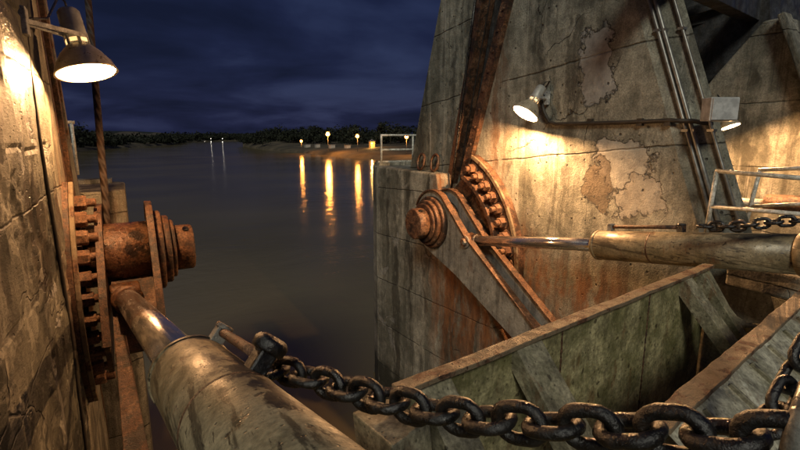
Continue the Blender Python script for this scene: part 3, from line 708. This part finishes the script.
# ------------------------------------------------------------------ hydraulic cylinders
def cylinder(label, A, B, C, rr, rb, mats, parent_label=None, upv=UZ, pipe=(.12, .60), piperot=-.5, piper=.03):
    """A = rod eye, B = gland end of the barrel, C = rear end"""
    A, B, C = Vector(A), Vector(B), Vector(C); ax = (C - B).normalized(); L = (C - B).length
    t = thing('hydraulic_cylinder', label, 'hydraulic cylinder', B)
    rax = (B - A).normalized()
    me = MB(); me.lathe((0, 0, 0), (0, 0, 1), [(0, rr), ((B - A).length + .25, rr)], 48)
    rod = me.build('piston_rod', 'chrome', None); rod.parent = t; rod.location = A - B; rod.rotation_euler = rax.to_track_quat('Z', 'Y').to_euler(); ORG[rod] = Vector((0, 0, 0))
    m = MB(); m.lathe(A - rax * .06, rax, [(0, rr * 1.30), (.10, rr * 1.36), (.22, rr * 1.36), (.25, rr * 1.05)], 40)
    side = rax.cross(UZ).normalized(); m.lathe(A - rax * .2 - side * rr * 1.25, side, [(0, rr * 1.35), (rr * .15, rr * 1.5), (rr * 2.3, rr * 1.5), (rr * 2.5, rr * 1.35)], 32); m.build('rod_eye', mats[1], t)
    m = MB(); m.lathe(B, ax, [(0, rr * 1.1), (0.0, rb * .97), (.03, rb), (L, rb)], 64); m.build('barrel', mats[0], t)
    m = MB(); m.lathe(B + ax * .012, ax, [(0, rb * 1.0), (.008, rb * 1.035), (.05, rb * 1.035), (.058, rb * 1.0)], 64, caps=False); m.build('gland_ring', mats[0], t)
    m = MB(); m.lathe(C - ax * .16, ax, [(0, rb * 1.0), (.01, rb * 1.07), (.15, rb * 1.07), (.17, rb * .9)], 64); m.build('end_cap', mats[0], t)
    m = MB(); q = B + ax * (L * .34); m.lathe(q, ax, [(-.014, rb), (-.006, rb * 1.012), (.006, rb * 1.012), (.014, rb)], 64, caps=False); m.build('weld_seam', 'rust_dark', t)
    # hose pipe with its two blocks along the top
    u = (upv - ax * upv.dot(ax)).normalized(); sv = ax.cross(u).normalized(); u2 = (u * math.cos(piperot) + sv * math.sin(piperot)).normalized(); s2 = ax.cross(u2)
    h = rb + .07; a, b = B + ax * (L * pipe[0]) + u2 * h, B + ax * (L * pipe[1]) + u2 * h
    pp = MB().cyl(a - ax * .05, b + ax * .05, piper, 16).build('hose_pipe', mats[2], t)
    for q, big in ((a, 0), (b, 1)):
        m = MB(); m.box(q - u2 * .05, s2 * .045, ax * .045, u2 * .07); 
        m.lathe(q + u2 * .018, u2, [(0, .06), (.025, .062), (.035, .055)], 18)
        m.build('pipe_block', 'rust_paint' if not big else 'chain', pp, bevel=.008)
    return t, ax, u2, a, b
rA, rB, rC = PX(6.85, 473, 240.3), PX(6.85, 598, 245), PX(6.85, 800, 254.5)
rC = rB + (rC - rB) * 1.06
cylR = cylinder('olive grey hydraulic cylinder reaching across in front of the right pier', rA, rB, rC, .115, .245, ('barrel', 'rust_wet', 'rust_dark'), pipe=(.08, .47), piperot=-.15)
lA, lB = P(127, 299, 7.1), P(191, 374, 3.1)
lC = lB + (lB - lA).normalized() * 3.1
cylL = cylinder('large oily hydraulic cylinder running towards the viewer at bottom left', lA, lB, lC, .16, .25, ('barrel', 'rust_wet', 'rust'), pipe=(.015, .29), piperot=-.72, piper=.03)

# ------------------------------------------------------------------ right pier
zb = -3
def yd(z): return 12.5 - .339 * (z - 8.15)
def ysl2(z): return 10.50 - .245 * (z - 7.56)                      # slot, downstream side
def ysr2(z): return 9.62 - .345 * (z - 8.04)                       # slot, upstream side
def yf(z): return 4.06 + .392 * (z - 8.03)                         # arris of the upstream facet
def yu(z): return 3.36 + .392 * (z - 7.7)
rp = thing('concrete_pier', 'tall tapered concrete pier with a lit wall lamp and stained face', 'pier', (9, 8, 0))
ZT = 15.0
m = MB()
slab(m, 7.6, 12, yd, ysl2, zb, ZT)
slab(m, 8.25, 12, ysl2, ysr2, zb, ZT)
def rg(z): return [Vector((7.6, ysr2(z), z)), Vector((7.6, yf(z), z)), Vector((7.98, yu(z), z)), Vector((9.3, yu(z) + 1.0, z)), Vector((9.3, ysr2(z), z))]
m.loft(rg(zb), rg(ZT)); m.build('tower', 'pier_concrete', rp, bevel=.03, bseg=3)
m = MB()                                                           # low block that carries the railing
m.prism([(7.1, 13.85, 8.04), (7.1, 10.35, 8.04), (7.1, 10.2, 7.3), (7.1, 9.5, 6.0), (7.1, 8.2, 4.9), (7.1, 7.7, 4.2), (7.1, 7.6, -3), (7.1, 13.85, -3)], (4.9, 0, 0))
m.prism([(7.1, 13.852, 8.04), (7.36, 14.65, 8.04), (12, 14.65, 8.04), (12, 13.852, 8.04)], (0, 0, -11)); m.build('platform_block', 'block_concrete', rp, bevel=.05, bseg=3)
m = MB(); m.box((9.6, 14.4, 8.09), (2.2, .2, .06)); m.build('kerb', 'block_concrete', rp, bevel=.02)
m = MB(); slab(m, 7.53, 7.75, lambda z: ysl2(z) + .06, lambda z: ysl2(z) - .16, 7.5, ZT - .05); m.build('guide_rail', 'rust_dark', rp, bevel=.008)
m = MB(); slab(m, 7.63, 8.24, lambda z: ysl2(z) - .004, lambda z: ysl2(z) - .05, 7.5, ZT - .05); m.build('slot_lining', 'steel_and_shade', rp)  # slot side coloured dark for the shade inside the recess
m = MB(); slab(m, 7.85, 7.95, lambda z: ysl2(z) - .055, lambda z: ysl2(z) - .12, 7.5, ZT - .05); m.build('guide_rail', 'rust_dark', rp, bevel=.008)
m = MB(); slab(m, 7.47, 7.8, lambda z: ysr2(z) + .20, lambda z: ysr2(z) - .06, 8.0, ZT - .05); slab(m, 7.6, 8.2, lambda z: ysr2(z) + .26, lambda z: ysr2(z) + .2, 8.0, ZT - .05)
for k in range(16):
    z = 8.4 + k * .42; m.hexa((7.47, ysr2(z) + .06, z), (-1, 0, 0), .035, .03)
m.build('guide_rail', 'rust', rp, bevel=.008)
m = MB(); slab(m, 7.9, 7.94, lambda z: ysl2(z) - .2, lambda z: ysr2(z) + .2, 7.7, ZT - .05); m.build('slot_plate', 'steel_and_shade', rp)  # plate's dark colour stands for shade deep in the slot
# lifting eyes on the block
for x, y in ((421, 163), (434.5, 165.5)):
    q = PZ(8.04, x, y + 9); q = Vector((7.38, PX(7.38, x, y).y, 8.30)); m = MB()
    m.tube([q + Vector((.04 * math.sin(rad(k * 15)), math.cos(rad(k * 15)) * .17, math.sin(rad(k * 15)) * .22)) for k in range(24)], .042, 10, closed=True)
    tag(m.build('lifting_eye', 'rust_dark'), 'rusty ring shaped lifting eye on the block, ' + ('nearer the railing' if x < 430 else 'nearer the rusty guide slot'), 'lifting eye', 'lifting eyes on the pier block')
# railing on the block
t = thing('guard_rail', 'short white railing on the corner of the right pier block', 'railing', (8, 14.2, 8.04))
a = PY(14.3, 381.5, 160); a.z = 8.04; hgt = 1.02
pts = [a, a + Vector((1.25, 0, 0)), a + Vector((2.5, 0, 0))]
for q in pts: MB().cyl(q, q + UZ * hgt, .035, 10).build('post', 'rail', t)
for hh, nm in ((hgt, 'top_rail'), (hgt * .52, 'mid_rail')):
    MB().cyl(pts[0] + UZ * hh - Vector((.03, 0, 0)), pts[2] + UZ * hh, .036, 10).build(nm, 'rail', t)
MB().box(a + Vector((1.2, .05, .09)), (1.3, .03, .07)).build('toe_board', 'rail', t)
# hanging cable in front of the slot
a, b = PX(7.45, 476, -6), PX(7.45, 451, 190); m = MB(); m.tube([a + (b - a) * k / 6 for k in range(7)], .028, 8)
tag(m.build('wire_rope', 'chain'), 'thin black cable along the left side of the pier guide slot', 'cable')

# ------------------------------------------------------------------ left wire rope
a, b = P(87, -12, 8.6), P(109.5, 246, 7.75)
m = MB(); L = (b - a).length; m.lathe((0, 0, 0), (0, 0, 1), [(L * k / 40, .056) for k in range(41)], 14)
o = m.build('wire_rope', 'rope'); o.location = a; o.rotation_euler = (b - a).to_track_quat('Z', 'Y').to_euler()
tag(o, 'thick rusty wire rope hanging beside the left lamp', 'wire rope')

# ------------------------------------------------------------------ wall lamps
def lamp(name, label, mouth, axis, wallp, r, power, group, armdirs=None):
    """mouth = centre of the reflector opening, axis = direction the lamp points"""
    mouth = Vector(mouth); ax = -Vector(axis).normalized()         # from mouth back to the housing
    t = thing(name, label, 'wall lamp', mouth, group)
    m = MB(); pr = [(0, r * 1.0), (.0, r * 1.06), (.02, r * 1.04), (r * .35, r * .93), (r * .72, r * .70), (r * .98, r * .46), (r * 1.06, r * .34)]
    inn = [(r * 1.03, r * .30), (r * .95, r * .42), (r * .70, r * .66), (r * .34, r * .89), (.012, r * .985)]
    m.lathe(mouth, ax, pr, 48, caps=False); sh = m.build('lamp_shade', 'enamel', t)
    m = MB(); m.lathe(mouth, ax, inn, 48, caps=False); m.build('reflector_lining', 'reflector', sh)
    m = MB(); m.lathe(mouth + ax * r * 1.05, ax, [(0, r * .30), (r * .3, r * .34), (r * .32, r * .40), (r * 1.25, r * .37), (r * 1.35, r * .30), (r * 1.36, .01)], 32)
    for k in range(6):
        an = 2 * math.pi * k / 6; q = ax.orthogonal().normalized(); q = Matrix.Rotation(an, 3, ax) @ q; m.box(mouth + ax * r * 1.2 + q * r * .36, ax * r * .16, q * r * .05, ax.cross(q) * r * .05)
    m.build('housing', 'housing', t, bevel=.005)
    for k in range(6):
        q = Matrix.Rotation(2 * math.pi * (k + .5) / 6, 3, ax) @ ax.orthogonal().normalized(); c_ = mouth + ax * r * 1.20 + q * r * .345
        mv = MB().box(c_, ax * r * .07, q * r * .012, ax.cross(q) * r * .12); vent = mv.build('lit_vent', 'vent', t)
    m = MB(); m.lathe(mouth + ax * r * .46, ax, [(0, .01), (r * .05, r * .16), (r * .2, r * .24), (r * .4, r * .22), (r * .55, r * .12)], 24); m.build('bulb', 'bulb', t)
    wp = Vector(wallp); hb = mouth + ax * r * 1.45
    m = MB()
    dv_ = (wp - hb).normalized(); sv_ = dv_.cross(UZ).normalized()
    for k in (-1, 1): m.bar(hb + sv_ * r * .38 * k, wp + sv_ * r * .12 * k, .03, .05)
    m.build('bracket', 'galv', t, bevel=.004)
    m = MB(); m.box(wp, (.05, .09, .14)); m.build('wall_plate', 'galv', t, bevel=.01)
    m = MB(); q0 = hb + ax * r * .9; m.tube([q0, q0 + ax * .12, q0 + ax * .16 + dv_ * .12, hb.lerp(wp, .55) + UZ * .1, wp + UZ * .02], .013, 8); m.build('cable', 'chain', t)
    l = bpy.data.lights.new('lamp_light', 'POINT'); l.energy = power; l.color = (1, .53, .225); l.shadow_soft_size = r * .22
    lo = bpy.data.objects.new('lamp_light', l); COL.objects.link(lo); lo.parent = t; lo.location = ax * r * .16
    return t
G = 'industrial reflector lamps fixed to the piers'
lamp('wall_lamp', 'big dented reflector lamp glowing on a bracket at upper left', P(87, 73.5, 5.95), RT * .26 - UZ - FH * .10, PX(XL + .04, 22, 21), .335, 600, G)
lm = P(525, 114, 9.45)
lamp('wall_lamp', 'small tilted reflector lamp lighting the middle of the right pier face', lm, -RT * .55 - UZ * .85 - FH * .16, PX(7.58, 546, 98), .27, 1500, G)

# conduit, box and pipes on the right pier
m = MB(); m.tube([PX(7.5, 541, 100), PX(7.54, 544, 112), PX(7.55, 549, 122), PX(7.56, 556, 124), PX(7.56, 620, 122.5), PX(7.56, 668, 120.5), PX(7.62, 692, 121), PX(7.9, 712, 124)], .035, 10)
for x in (590, 640, 668): m.box(PX(7.57, x, 122), (.03, .05, .06))
tag(m.build('lamp_conduit', 'conduit_dark'), 'dark horizontal conduit running from the right lamp across the pier face', 'conduit')
def facet(f, z): 
    """a point on the upstream facet of the right pier; f from 0 (arris) to 1 (upstream edge)"""
    a = Vector((7.6, yf(z), z)); b = Vector((7.98, yu(z), z)); n = Vector((yf(z) - yu(z), -.0, 0)); return a.lerp(b, f) + Vector((-.06, -.035, 0))
for f0, r_, lb in ((.30, .030, 'left pipe of the close pair'), (.42, .038, 'right pipe of the close pair'), (.80, .026, 'single thin pipe nearest the grey box')):
    m = MB(); m.tube([facet(f0, z) for z in (13.5, 12, 10.5, 9.4, 8.6, 7.2)], r_, 10)
    for z in (10.7, 9.1): m.box(facet(f0, z) + Vector((.02, .01, 0)), (.05, .05, .02))
    tag(m.build('wall_pipe', 'conduit'), 'grey vertical pipe on the right pier edge, ' + lb, 'pipe', 'pipes up the right pier edge')
t = thing('junction_box', 'pale grey junction box mounted at the upstream edge of the right pier', 'junction box', P(719, 108, 6.7))
c = P(719.5, 109.5, 6.75); m = MB(); m.box(c, RT * .20, FH * .11, UZ * .165); m.build('box', 'box_grey', t, bevel=.012)
m = MB(); m.box(c - FH * .122, RT * .185, FH * .01, UZ * .15); m.build('lid', 'box_grey', t, bevel=.006)

# ------------------------------------------------------------------ neighbouring bay behind
fp = thing('concrete_pier', 'farther concrete pier at right edge with slanted shoulder and orange lamp glow', 'pier', (11, 4, 0))
X2 = 11.2
m = MB(); out = [PX(X2, *q) for q in ((688, 108), (716, 74), (763, 21), (786, 16), (812, 82), (850, 150), (880, 330), (690, 330))]
m.prism(out, (3, 0, 0)); m.build('shaft', 'far_concrete', fp, bevel=.04)
m = MB(); m.bar(PX(X2 - .06, 784, 14), PX(X2 - .06, 832, 150), .12, .34, up=(1, 0, 0)); m.build('buttress_rib', 'far_concrete', fp, bevel=.03)
m = MB(); m.prism([PX(X2 + 1.2, *q) for q in ((650, -60), (770, -60), (770, 30), (650, 130))], (2, 0, 0)); m.build('back_wall', 'steel_and_shade', fp)  # wall coloured dark to imitate the shade under the deck
lm2 = P(730, 127, 8.7)
lamp('wall_lamp', 'half hidden reflector lamp below the junction box, lighting the farther pier', lm2, RT * .25 - UZ - FH * .35, P(722, 108, 8.7), .16, 750, G)
# bridge deck above
t = thing('service_bridge', 'dark steel underside of the service bridge above the far bay', 'bridge', P(735, -20, 11))
m = MB(); e0, e1 = P(722, -8, 9.), P(778, 22, 12.); m.bar(e0 + (e0 - e1) * .8, e1 + (e1 - e0) * .1, .3, .55); m.build('edge_girder', 'steel_and_shade', t, bevel=.01)
m = MB()
for (a, b) in (((680, 15), (740, -4)), ((690, 22), (758, 6)), ((660, 2), (715, -14))):
    m.bar(P(*a, 11.6), P(*b, 10.6), .08, .22)
m.build('cross_beam', 'steel_and_shade', t, bevel=.008)
m = MB(); m.prism([P(640, -60, 12.5), P(800, -60, 12.5), P(785, -2, 12.5), P(640, 40, 12.5)], FH * .2); m.build('deck_plate', 'steel_and_shade', t)
m = MB()
for k in range(9):
    x = 742 + k * 9; a = P(x, -14, 12.4); b = P(x + 1, 16 + k * .4, 12.4); m.bar(a, b, .17, .07, up=FH)
m.build('side_panel', 'panel_blue', t)
# far cylinder in the next bay
cf = PX(X2 - 1.2, 745, 202), PX(X2 - 1.2, 766, 203.5), PX(X2 - 1.2, 860, 209)
t = thing('hydraulic_cylinder', 'small distant hydraulic cylinder seen through the right railing', 'hydraulic cylinder', cf[1])
MB().cyl(cf[0] - (cf[1] - cf[0]) * 2, cf[1], .075, 20).build('piston_rod', 'rail', t); MB().cyl(cf[1], cf[2], .17, 32, ch=.02).build('barrel', 'rust', t)

# walkway slab with bent pipe railing at right
t = thing('walkway_slab', 'mossy concrete walkway ledge behind the right cylinder', 'ledge', (8.6, 2.2, 7.3))
m = MB(); m.box((9.3, 1.1, 7.10), (2.1, 2.15, .16)); m.build('slab', 'far_concrete', t, bevel=.03)
t = thing('guard_rail', 'bent grey pipe railing at the right edge above the cylinder', 'railing', PX(8.0, 708, 224))
def rail_run(X, post, top, mid, r_):
    a, b = PX(X, *post[0]), PX(X, *post[1])
    MB().tube([b - UZ * .1, b.lerp(a, .5), a], r_, 10).build('post', 'rail', t)
    MB().tube([a - (PX(X, *top) - a).normalized() * r_ * .5, PX(X, *top)], r_, 10).build('top_rail', 'rail', t)
    mm = b.lerp(a, .36); MB().tube([mm, PX(X, *mid)], r_ * .92, 10).build('mid_rail', 'rail', t)
rail_run(7.35, ((717, 171), (707, 226)), (830, 180.5), (830, 216.5), .031)
rail_run(8.3, ((760, 170), (745, 226)), (850, 166), (850, 202), .031)

# ------------------------------------------------------------------ the gate below
ZG = 7.38
gt = thing('spillway_gate', 'rusting steel spillway gate frame with mossy plate in the foreground', 'gate', (4, 2.2, 6))
g1a, g1b = PZ(ZG, 392, 384), PZ(ZG, 704, 263)
gd = (g1b - g1a).normalized(); gp = Vector((gd.y, -gd.x, 0))       # gp points back towards the viewer
if gp.y > 0: gp = -gp
m = MB(); n = 14; fl = .13                                         # top flange of the first girder, its edge slightly battered by use
ctr = (g1a + g1b) / 2; half = (g1b - g1a).length / 2
ragged_plate(m, g1a, g1b, g1a + gp * fl, g1b + gp * fl, .04); m.build('top_flange', 'rust_beige', gt, bevel=.006)
m = MB(); m.box(ctr + gp * .06 - UZ * 1.16, gd * (half - .02), gp * .014, UZ * 1.115); m.build('skin_plate', 'gate_skin', gt)
m = MB(); m.box(ctr - gp * .02 - UZ * .22, gd * (half * .985), gp * .05, UZ * .05); m.build('back_rail', 'rust_paint', gt, bevel=.01)
g2a, g2b = PZ(ZG, 640, 421), PZ(ZG, 800, 289); g3a, g3b = PZ(ZG, 672, 429), PZ(ZG, 800, 307.5)
g2b = g2a + (g2b - g2a) * 1.25; g3b = g3a + (g3b - g3a) * 1.22
m = MB(); ragged_plate(m, g2a, g2b, g3a, g3b, .035, amp=.006); m.build('top_flange', 'rust_beige', gt, bevel=.01)
w2 = (g3b - g3a); m = MB(); q = [g3a + Vector((0, .03, -.036)), g3b + Vector((0, .03, -.036)), g3b + Vector((.35, -1.4, -1.1)), g3a + Vector((.35, -1.4, -1.1))]
m.prism(q, (0, .03, .012)); m.build('side_plate', 'side_paint', gt)
m = MB()                                                           # ribs welded on the side plate
for k in range(7):
    f = .12 + k * .13; a = g3a.lerp(g3b, f); m.bar(a + Vector((.02, -.01, -.06)), a + Vector((.33, -1.28, -1.0)), .025, .05)
m.build('side_rib', 'gate_frame', gt, bevel=.006)
# sloping struts from the first girder down to the foot of the second
def strut(px, wd, dn, lowf):
    a = PZ(ZG - .05, *px) + gp * .06
    b = a + gp * dn[0] - UZ * dn[1] + gd * dn[2]
    ax = (b - a).normalized(); sd = gd; nn = ax.cross(sd).normalized()
    m = MB()
    m.box((a + b) / 2, ax * ((b - a).length / 2), sd * wd / 2, nn * .012)
    for k in (-1, 1): m.box((a + b) / 2 + sd * (wd / 2 * k) - nn * .07, ax * ((b - a).length / 2), sd * .011, nn * .08)
    return m.build('strut', 'gate_frame', gt, bevel=.004)
strut((428, 376), .26, (1.0, 1.2, .05), 0); strut((523, 343), .30, (1.1, 1.3, .05), 0); strut((682, 278), .20, (1.05, 1.25, .10), 0); strut((699, 272), .14, (.55, .8, .10), 0)
# weld beads under the flange and down the skin
def weld(a, b, r_=.011):
    n = max(8, int((b - a).length / .03)); m = MB()
    m.tube([a.lerp(b, k / n) + Vector(mnoise.noise_vector(a.lerp(b, k / n) * 9)) * .006 for k in range(n + 1)], lambda t: r_ * (1 + .35 * math.sin(t * n * 2.1)), 7); m.build('weld_bead', 'rust_dark', gt)
sk = gp * .076
weld(g1a + sk - UZ * .055, g1b + sk - UZ * .055)
for f in (.36, .68): 
    q = g1a.lerp(g1b, f) + sk; weld(q - UZ * .06, q - UZ * 1.9, .009)
# end plate with its notch
xe = g1b.x + .04
m = MB(); m.prism([Vector((xe, g1b.y + .05, ZG - .02)), Vector((xe + .02, g1b.y - .35, ZG - .55)), Vector((xe + .02, g1b.y - .50, ZG - .66)), Vector((xe + .02, g1b.y - .68, ZG - .66)), Vector((xe, g1b.y - 1.15, ZG - .12)), Vector((xe, g1b.y - 1.15, ZG - 1.9)), Vector((xe, g1b.y + .05, ZG - 1.9))], (.03, 0, 0)); m.build('end_plate', 'gate_frame', gt, bevel=.006)
m = MB(); pth = [Vector((xe - .05, g1b.y + .02, ZG - .02)), Vector((xe - .05, g1b.y - .33, ZG - .52)), Vector((xe - .05, g1b.y - .42, ZG - .61)), Vector((xe - .05, g1b.y - .55, ZG - .65)), Vector((xe - .05, g1b.y - .70, ZG - .62)), Vector((xe - .05, g1b.y - 1.15, ZG - .10))]
for a, b in zip(pth[:-1], pth[1:]): m.bar(a, b, .16, .025, up=(0, .6, .8))
m.build('notch_flange', 'gate_frame', gt, bevel=.004)
# stub beam closing the left end
c0 = PZ(ZG - .10, 355, 411); m = MB()
q = [PZ(ZG - .12, 352, 412), PZ(ZG - .12, 388, 398), PZ(ZG - .12, 430, 420), PZ(ZG - .12, 392, 446)]
m.loft(q, [p - UZ * .9 + gp * .15 for p in q]); m.build('stub_beam', 'gate_frame', gt, bevel=.012)
m = MB(); q = [PZ(ZG - .9, *p_) for p_ in ((380, 380), (760, 300), (900, 420), (420, 520))]; m.prism([p - UZ * .75 for p in q], (0, 0, -.05)); m.build('floor_plate', 'gate_skin', gt)

# ------------------------------------------------------------------ chains
def chain_obj(label, path, wire, pitch, mat='chain', ratio=3.5, nmax=95, twist0=0., jit=.10):
    """links of a chain laid along a smoothed path; every link a mesh copy under the chain"""
    path = [Vector(q) for q in path]; t = thing('chain', label, 'chain', path[0])
    # resample (Catmull-Rom)
    P0 = [path[0] * 2 - path[1]] + path + [path[-1] * 2 - path[-2]]; fine = []
    for i in range(1, len(P0) - 2):
        a, b, c, d = P0[i - 1:i + 3]
        for k in range(40):
            u = k / 40; fine.append(.5 * ((2 * b) + (c - a) * u + (2 * a - 5 * b + 4 * c - d) * u * u + (3 * b - a - 3 * c + d) * u ** 3))
    fine.append(path[-1]); acc = [0]
    for a, b in zip(fine[:-1], fine[1:]): acc.append(acc[-1] + (b - a).length)
    def at(s_):
        for i in range(len(acc) - 1):
            if acc[i + 1] >= s_: return fine[i].lerp(fine[i + 1], (s_ - acc[i]) / max(1e-6, acc[i + 1] - acc[i]))
        return fine[-1]
    L = pitch + 2 * wire; hl = L / 2 - wire * 1.75; hw = wire * 1.75 - wire * .5 + wire * .0
    hw = wire * 1.28; hl = pitch / 2 + wire * .5 - hw + wire * .02
    loop = []
    for k in range(9): an = -math.pi / 2 + math.pi * k / 8; loop.append(Vector((hl + hw * math.cos(an), hw * math.sin(an), 0)))
    loop += [Vector((hl * .33, hw, 0)), Vector((-hl * .33, hw, 0))]
    for k in range(9): an = math.pi / 2 + math.pi * k / 8; loop.append(Vector((-hl + hw * math.cos(an), hw * math.sin(an), 0)))
    loop += [Vector((-hl * .33, -hw, 0)), Vector((hl * .33, -hw, 0))]
    src = None; n = min(nmax, int(acc[-1] / pitch))
    meshes = []
    for v in range(3):
        m = MB(); m.tube(loop, wire / 2, 12, closed=True)
        for q in m.v: q += Vector(mnoise.noise_vector(q * 14 + Vector((v * 7, 0, 0)))) * wire * .07
        ob = m.build('link', mat, None); meshes.append(ob.data); COL.objects.unlink(ob); bpy.data.objects.remove(ob)
    for k in range(n):
        c = at((k + .5) * pitch); tg = (at((k + 1) * pitch) - at(k * pitch)).normalized()
        x = tg; y = UZ.cross(x).normalized(); z = x.cross(y)
        an = twist0 + (math.pi / 2 if k % 2 else 0) + random.uniform(-jit, jit)
        y2 = y * math.cos(an) + z * math.sin(an); z2 = x.cross(y2)
        mt = Matrix((x, y2, z2)).transposed().to_4x4(); mt.translation = c - ORG[t]
        o = bpy.data.objects.new('link', meshes[k % 3]); COL.objects.link(o); o.parent = t; o.matrix_local = mt
    return t
chain_obj('heavy black greasy chain sagging across the foreground', [P(262, 370, 2.95), P(290, 372, 2.85), P(330, 384, 2.7), P(385, 400, 2.45), P(450, 415, 2.2), P(530, 424, 1.95), P(620, 430, 1.72), P(720, 436, 1.5), P(860, 452, 1.28)], .056, .147)
# clamp lug that takes the chain on the left barrel
q = cylL[4]; m = MB(); m.box(q - cylL[2] * .05, cylL[1] * .06, cylL[1].cross(cylL[2]) * .05, cylL[2] * .11); m.lathe(q + cylL[2] * .03, cylL[2], [(0, .09), (.06, .10), (.09, .07)], 16)
tag(m.build('chain_clamp', 'chain', None, bevel=.015), 'black greasy clamp where the chain meets the left cylinder pipe', 'clamp')
chain_obj('dark chain lying along the top of the right cylinder', [P(700, 226, 6.0), P(715, 226.5, 5.9), P(740, 226, 5.7), P(775, 222, 5.5), P(830, 219, 5.2)], .042, .115)
chain_obj('black chain hanging down at the right edge over the grey girder', [P(830, 318, 2.45), P(812, 345, 2.45), P(796, 375, 2.4), P(780, 405, 2.35), P(764, 440, 2.25)], .050, .145, twist0=.5)
# pale pipe at the lower right corner
m = MB(); m.tube([P(790, 470, 1.35), P(800, 425, 1.35), P(820, 372, 1.4)], .035, 14); tag(m.build('handrail_pipe', 'rail_dull'), 'dull grey handrail pipe cut off by the lower right corner', 'pipe')
